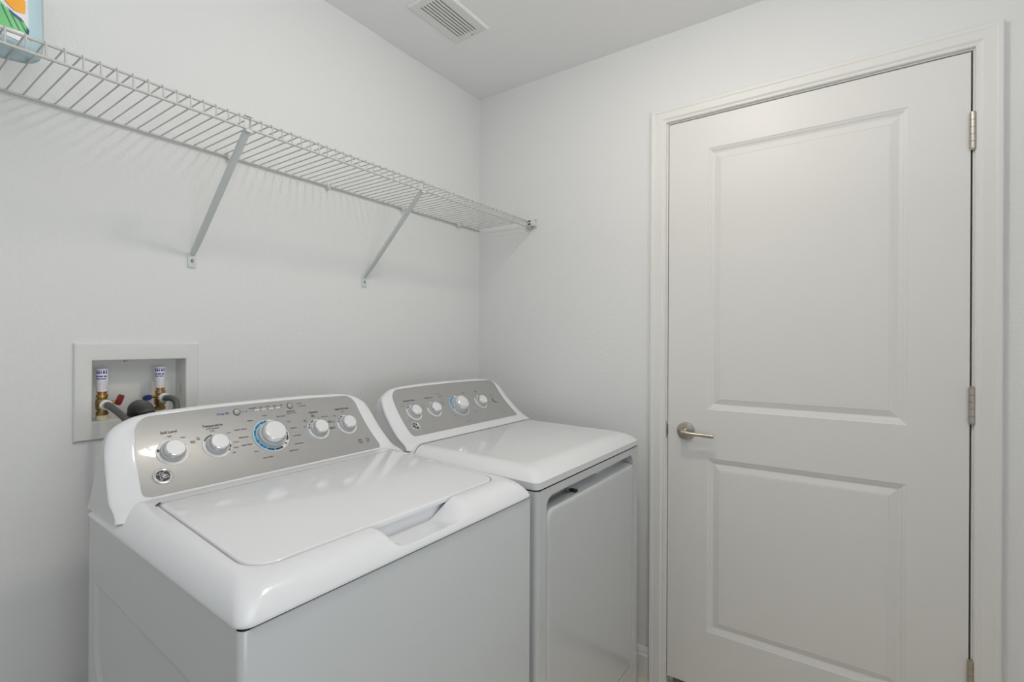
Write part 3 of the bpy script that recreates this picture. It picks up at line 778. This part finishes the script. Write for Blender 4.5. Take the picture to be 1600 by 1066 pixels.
for i, (x, lab) in enumerate([(-1.2345, 'grey diagonal support bracket under the shelf, above the washing machine'), (-.6665, 'grey diagonal support bracket under the shelf, above the clothes dryer')]):
    br = thing('shelf_bracket', (x, -.004, 1.487), lab, 'bracket', 'shelf support brackets')
    p0, p1 = Vector((x, -.0045, 1.5005)), Vector((x-.004, -.297, 1.7645))
    d = (p1-p0).normalized(); nrm = Vector((1, 0, 0)).cross(d).normalized()
    def sect(p, wd, th):
        return [p+Vector((-wd, 0, 0))-nrm*th, p+Vector((wd, 0, 0))-nrm*th, p+Vector((wd, 0, 0))+nrm*th, p+Vector((-wd, 0, 0))+nrm*th]
    st = MB().rings([sect(p0, .0048, .0018), sect(p0+d*.02, .0066, .0035), sect(p0+d*.06, .0072, .0042), sect(p1-d*.02, .0074, .0042), sect(p1, .0072, .0035)], True, True, True)
    st.build('strut', STRUT, br, angle=30)
    hk = MB().box(p1.x-.0072, p1.x+.0072, -.3075, -.2935, 1.7585, 1.7640, .001)
    hk.box(p1.x-.0072, p1.x+.0072, -.2985, -.2960, 1.7600, 1.7985, .0006); hk.box(p1.x-.0068, p1.x+.0110, -.3035, -.2925, 1.7962, 1.7990, .0006)
    hk.build('hook', STRUT, br)
    MB().box(p1.x-.004, p1.x+.011, -.2955, -.2935, 1.7885, 1.7955).build('hook_slot', DARK, br, smooth=False)
    fp = rrect(x-.0105, x+.0105, 1.4665, 1.5075, (.004, .004, .008, .008), (2, 2, 2, 2), 5)
    MB().rings([[(a, -.0004, c) for a, c in fp], [(a, -.0030, c) for a, c in fp], [(x+(a-x)*.9, -.0040, 1.487+(c-1.487)*.94) for a, c in fp]], True, True, True).build('foot_plate', STRUT, br)
    MB().lathe([(.0042, 0), (.0040, .0018), (.0026, .0030), (.0012, .0024), (0, .0022)], (x, -.0038, 1.4855), (0, -1, 0), 16).build('screw', STEELS, br)

# ------------------------------------------------------------------ detergent pouch on the shelf
px, py, pz = -1.690, -.180, SZ+.0022
pouch = thing('detergent_pouch', (px, py, pz), 'pale blue detergent pouch with green and orange print standing on wire shelf', 'pouch')
hwp = .124
def pdepth(sx, v):
    base = .040*(1-v)**.8+.012
    return base*sqrt(max(0, 1-min(1, abs(sx))**2.6))
def ppt(sx, v, sgn, off=0):
    wv = hwp*(1-.03*sin(v*pi))
    dip = .010*(1-sx*sx)*(1-v)
    z = pz+.004+.262*v
    k = sqrt(max(0, 1-(1-min(1, v/.06))**2))
    kc = sqrt(max(0, 1-(1-min(1, v/.22))**2))
    return Vector((px+sx*wv*(.86+.14*kc), py+sgn*(pdepth(sx, v)*(.55+.45*k)+off), pz+.0005+.262*v))
b = MB(); NSX, NV = 28, 30
loops = []
for j in range(NV+1):
    v = j/NV
    ring = [ppt(-1+2*i/NSX, v, -1) for i in range(NSX+1)]+[ppt(1-2*i/NSX, v, 1) for i in range(1, NSX)]
    loops.append(ring)
b.rings(loops, True, True, True)
b.build('film', POUCH, pouch, angle=60)
def patch(bm_, poly, mi, off):
    # polygon in (x, z) world metres, laid on the front of the pouch
    me = bmesh.new()
    vs = [me.verts.new((x, 0, z)) for x, z in poly]; me.faces.new(vs)
    bmesh.ops.triangulate(me, faces=me.faces[:])
    for _ in range(3): bmesh.ops.subdivide_edges(me, edges=me.edges[:], cuts=1, use_grid_fill=True)
    me.verts.index_update()
    out = []
    for v in me.verts:
        sx = max(-1, min(1, (v.co.x-px)/(hwp*.99))); vv = max(0, min(1, (v.co.z-pz)/.262))
        q = ppt(sx, vv, -1, off); out.append(Vector((v.co.x, q.y, v.co.z)))
    bm_.add(out, [tuple(v.index for v in f.verts) for f in me.faces], mi); me.free()
b = MB()
patch(b, [(-1.80, 1.99), (-1.603, 1.99), (-1.597, 1.93), (-1.6005, 1.871), (-1.5975, 1.850), (-1.5955, 1.832), (-1.610, 1.815), (-1.80, 1.815)], 4, .0006)
patch(b, [(-1.80, 1.875), (-1.660, 1.885), (-1.6333, 1.8739), (-1.6259, 1.8653), (-1.6168, 1.8598), (-1.6058, 1.8570), (-1.5985, 1.8492), (-1.5975, 1.8354), (-1.6037, 1.8350), (-1.6167, 1.8330), (-1.6331, 1.8305), (-1.68, 1.824), (-1.80, 1.824)], 0, .0010)
patch(b, [(-1.79, 1.915), (-1.72, 1.912), (-1.660, 1.898), (-1.6308, 1.8815), (-1.6251, 1.8755), (-1.6168, 1.8692), (-1.6060, 1.8695), (-1.6015, 1.8720), (-1.6005, 1.8852), (-1.6010, 1.897), (-1.615, 1.8955), (-1.625, 1.902), (-1.64, 1.915), (-1.67, 1.930), (-1.72, 1.942), (-1.79, 1.945)], 1, .0016)
patch(b, [(-1.6275, 1.8695), (-1.6168, 1.8625), (-1.6068, 1.8590), (-1.6020, 1.8535), (-1.6090, 1.8550), (-1.6170, 1.8580)], 2, .0022)
patch(b, [(-1.5990, 1.8480), (-1.5960, 1.8440), (-1.5965, 1.8345), (-1.5998, 1.8355)], 2, .0022)
for k in range(3):
    x0 = -1.632+.0105*k-.002
    patch(b, [(x0, 1.8690-.0045*k), (x0+.0012, 1.8690-.0045*k), (x0+.0150, 1.8350), (x0+.0136, 1.8350)], 3, .0020)
patch(b, [(-1.5935, 1.8290), (-1.5915, 1.8295), (-1.5915, 1.8265), (-1.5935, 1.8260)], 5, .0016)
b.build('printed_panel', PGREEN, pouch, mats=[PGREEN, PORANGE, PNAVY, PDGREEN, PWHITE, PRED], angle=60)

# ------------------------------------------------------------------ laundry outlet box, valves, hoses
ob = thing('outlet_box', ((BX0+BX1)/2, 0, BZ0), 'white recessed laundry outlet box in the wall behind the washing machine', 'outlet box')
FX0, FX1, FZ0, FZ1 = -1.4795, -1.2195, 1.0358, 1.2635
rs = [[(x, y, z) for x, z in ((FX0+k, FZ0+k), (FX1-k, FZ0+k), (FX1-k, FZ1-k), (FX0+k, FZ1-k))] for k, y in [(0, -.0003), (0, -.0045), (.0025, -.0070), (.012, -.0075)]]
rs += [[(x, y, z) for x, z in ((BX0-k, BZ0-k), (BX1+k, BZ0-k), (BX1+k, BZ1+k), (BX0-k, BZ1+k))] for k, y in [(.004, -.0075), (.0015, -.0065), (.0, -.004), (.0, .0)]]
MB().rings(rs).build('frame', BOXM, ob, angle=25)
BD = .050
MB().rings([[(BX0, -.001, BZ0), (BX1, -.001, BZ0), (BX1, -.001, BZ1), (BX0, -.001, BZ1)], [(BX0+.003, BD, BZ0+.002), (BX1-.003, BD, BZ0+.002), (BX1-.003, BD, BZ1-.002), (BX0+.003, BD, BZ1-.002)]], True, False, True).build('tub', BOXM, ob, smooth=False)
MB().lathe([(.0042, 0), (.004, .003), (.002, .0042), (0, .004)], (-1.3755, .012, BZ1-.001), (0, 0, -1), 14).build('screw', STEELS, ob)
MB().add([(BX1-.0032, .020, 1.152), (BX1-.0032, .034, 1.146), (BX1-.0034, .030, 1.128), (BX1-.0034, .018, 1.138)], [(0, 1, 2, 3)]).build('paper_sticker', PWHITE, ob, smooth=False)
def valve(x, yv, name, label, handle_mat, hz_, hdir):
    v = thing(name, (x, yv, BZ0), label, 'valve', 'water supply valves in the outlet box')
    MB().lathe([(.0125, 1.0795), (.0125, 1.0905), (.0120, 1.0912)], (x, yv, 0), (0, 0, 1), 20).build('base_nut', CREAM, v)
    bd = MB()
    bd.lathe([(.0112, 1.0908), (.0120, 1.0920), (.0120, 1.0990), (.0100, 1.1000), (.0100, 1.1040), (.0125, 1.1060), (.0130, 1.1200), (.0122, 1.1290), (.0095, 1.1305), (.0098, 1.1330), (.0115, 1.1340), (.0115, 1.1400), (.0100, 1.1412)], (x, yv, 0), (0, 0, 1), 6 if False else 20)
    bd.lathe([(.0105, 0), (.0105, .014), (.0118, .0145), (.0118, .020)], (x, yv-.004, hz_), (0, -1, 0), 20)
    bd.build('valve_body', BRASS, v)
    MB().lathe([(.0085, 1.1405), (.0085, 1.1440), (.0110, 1.1462), (.0110, 1.1480)], (x, yv, 0), (0, 0, 1), 20).build('copper_neck', COPPER, v)
    a = MB().lathe([(.0105, 1.1475), (.0114, 1.1485), (.0114, 1.2000), (.0105, 1.2015), (0, 1.2017)], (x, yv, 0), (0, 0, 1), 28).build('arrestor', ARR, v); tag(a, 'white labelled hammer arrestor')
    # label print: bands wrapped on the cylinder
    def band(bm_, a0, a1, z0, z1, mi):
        n = 8
        vs = []; fs = []
        for i in range(n+1):
            t = radians(a0+(a1-a0)*i/n)
            for z in (z0, z1): vs.append((x+.0116*cos(t), yv+.0116*sin(t), z))
            if i: fs.append((2*i-2, 2*i-1, 2*i+1, 2*i))
        bm_.add(vs, fs, mi)
    pb = MB()
    for a0, a1 in ((-170, -150), (-145, -128), (-122, -110), (-100, -80), (-72, -55)): band(pb, a0, a1, 1.1905, 1.1965, 0)
    band(pb, -175, -40, 1.1978, 1.1990, 0)
    for a0, a1 in ((-172, -140), (-134, -100), (-94, -60)): band(pb, a0, a1, 1.1825, 1.1858, 0)
    for a0, a1 in ((-172, -126), (-120, -70)): band(pb, a0, a1, 1.1770, 1.1795, 0)
    for k in range(6):
        for a0 in range(-170, -50, 22): band(pb, a0, a0+14, 1.1710-.0035*k, 1.1720-.0035*k, 1)
    pb.build('label_print', ARRB, a, mats=[ARRB, SKIRT])
    # quarter-turn handle at the side
    hx = x+hdir*.030
    stem = MB().tube([(x+hdir*.010, yv-.002, hz_+.002), (hx, yv-.006, hz_+.004)], .0038, 10).build('handle_stem', BRASS, v)
    hb = MB()
    q0 = Vector((hx-.004, yv-.012, hz_-.004)); q1 = Vector((hx+.005, yv-.012, hz_+.020)) if hdir > 0 else Vector((hx-.006, yv-.012, hz_+.001))
    if hdir > 0:
        dv = (q1-q0).normalized(); sd = Vector((dv.z, 0, -dv.x))
        rs_ = []
        for t, wd, th in ((0, .0045, .003), (.25, .006, .0045), (.8, .0058, .0045), (1, .0050, .003)):
            p = q0+(q1-q0)*t
            rs_.append([p+sd*wd+Vector((0, -th, 0)), p+sd*wd+Vector((0, th, 0)), p-sd*wd+Vector((0, th, 0)), p-sd*wd+Vector((0, -th, 0))])
        hb.rings(rs_, True, True, True)
    else:
        rs_ = []
        for t, hh, th in ((0, .0050, .004), (.3, .0068, .006), (.75, .0068, .006), (1, .0035, .003)):
            p = Vector((hx+.007-.018*t, yv-.010, hz_+.003-.003*t))
            rs_.append([p+Vector((0, -th, hh)), p+Vector((0, th, hh)), p+Vector((0, th, -hh)), p+Vector((0, -th, -hh))])
        hb.rings(rs_, True, True, True)
    hb.build('handle', handle_mat, v, angle=25)
    return v
valve(-1.4238, .008, 'water_valve', 'brass hot water valve with red lever and white labelled arrestor', RED, 1.1175, 1)
valve(-1.3040, .008, 'water_valve', 'brass cold water valve with blue lever and white labelled arrestor', BLUEH, 1.1235, -1)
def hose(label, p0, pts, r):
    h = thing('water_hose', p0, label, 'hose', 'washing machine supply hoses')
    p0 = Vector(p0)
    MB().lathe([(.0118, -.001), (.0126, .0015), (.0126, .004), (.0118, .0062), (.0090, .0066), (.0088, .0095), (.0070, .0100)], p0, (0, -1, 0), 24).build('coupling', BOXM, h)
    MB().lathe([(.0075, .0095), (.0080, .0100), (.0080, .0140), (.0072, .0148)], p0, (0, -1, 0), 20).build('ferrule', STEELS, h)
    MB().tube(smoothpath([p0+Vector((0, -.013, 0))]+pts, 10), r, 16).build('tube', HOSE, h)
hose('grey rubber supply hose running from the red lever valve', (-1.4238, -.0155, 1.1175), [(-1.4215, -.038, 1.1150), (-1.4130, -.062, 1.1020), (-1.4000, -.090, 1.0800), (-1.3780, -.120, 1.0480), (-1.3550, -.150, 1.0050), (-1.3350, -.165, .93), (-1.3300, -.165, .70)], .0074)
hose('grey rubber supply hose running from the blue lever valve', (-1.3040, -.0155, 1.1235), [(-1.2990, -.036, 1.1240), (-1.2925, -.052, 1.1180), (-1.2930, -.064, 1.1020), (-1.3030, -.074, 1.0800), (-1.3120, -.088, 1.040), (-1.3150, -.100, .95), (-1.3150, -.110, .70)], .0074)
dh = thing('drain_hose', (-1.352, -.02, 1.08), 'grey corrugated drain hose hooked into the wall outlet box', 'hose')
cpts = [(-1.3560, .014, 1.0815), (-1.3560, .012, 1.0920)]
for k in range(13):
    a = pi*k/12
    cpts.append((-1.3555+.004*k/12, -.0175+.030*cos(a), 1.0935+.012*sin(a)))
cpts += [(-1.3510, -.050, 1.0800), (-1.3510, -.056, 1.05), (-1.3510, -.066, 1.00), (-1.3510, -.080, .90), (-1.3510, -.090, .70)]
sp = smoothpath(cpts, 14)
# even spacing for the corrugation
ev = [sp[0]]; acc = 0
for a, c in zip(sp, sp[1:]):
    seg = (c-a).length; pos = 0
    while acc+seg-pos >= .0011:
        pos += .0011-acc; acc = 0; ev.append(a+(c-a)*(pos/seg))
    acc += seg-pos
ribf = lambda i: .0165*(1+.055*(1 if i % 2 else -1))
MB().tube(ev, ribf, 22).build('corrugated_tube', HOSED, dh, angle=25)
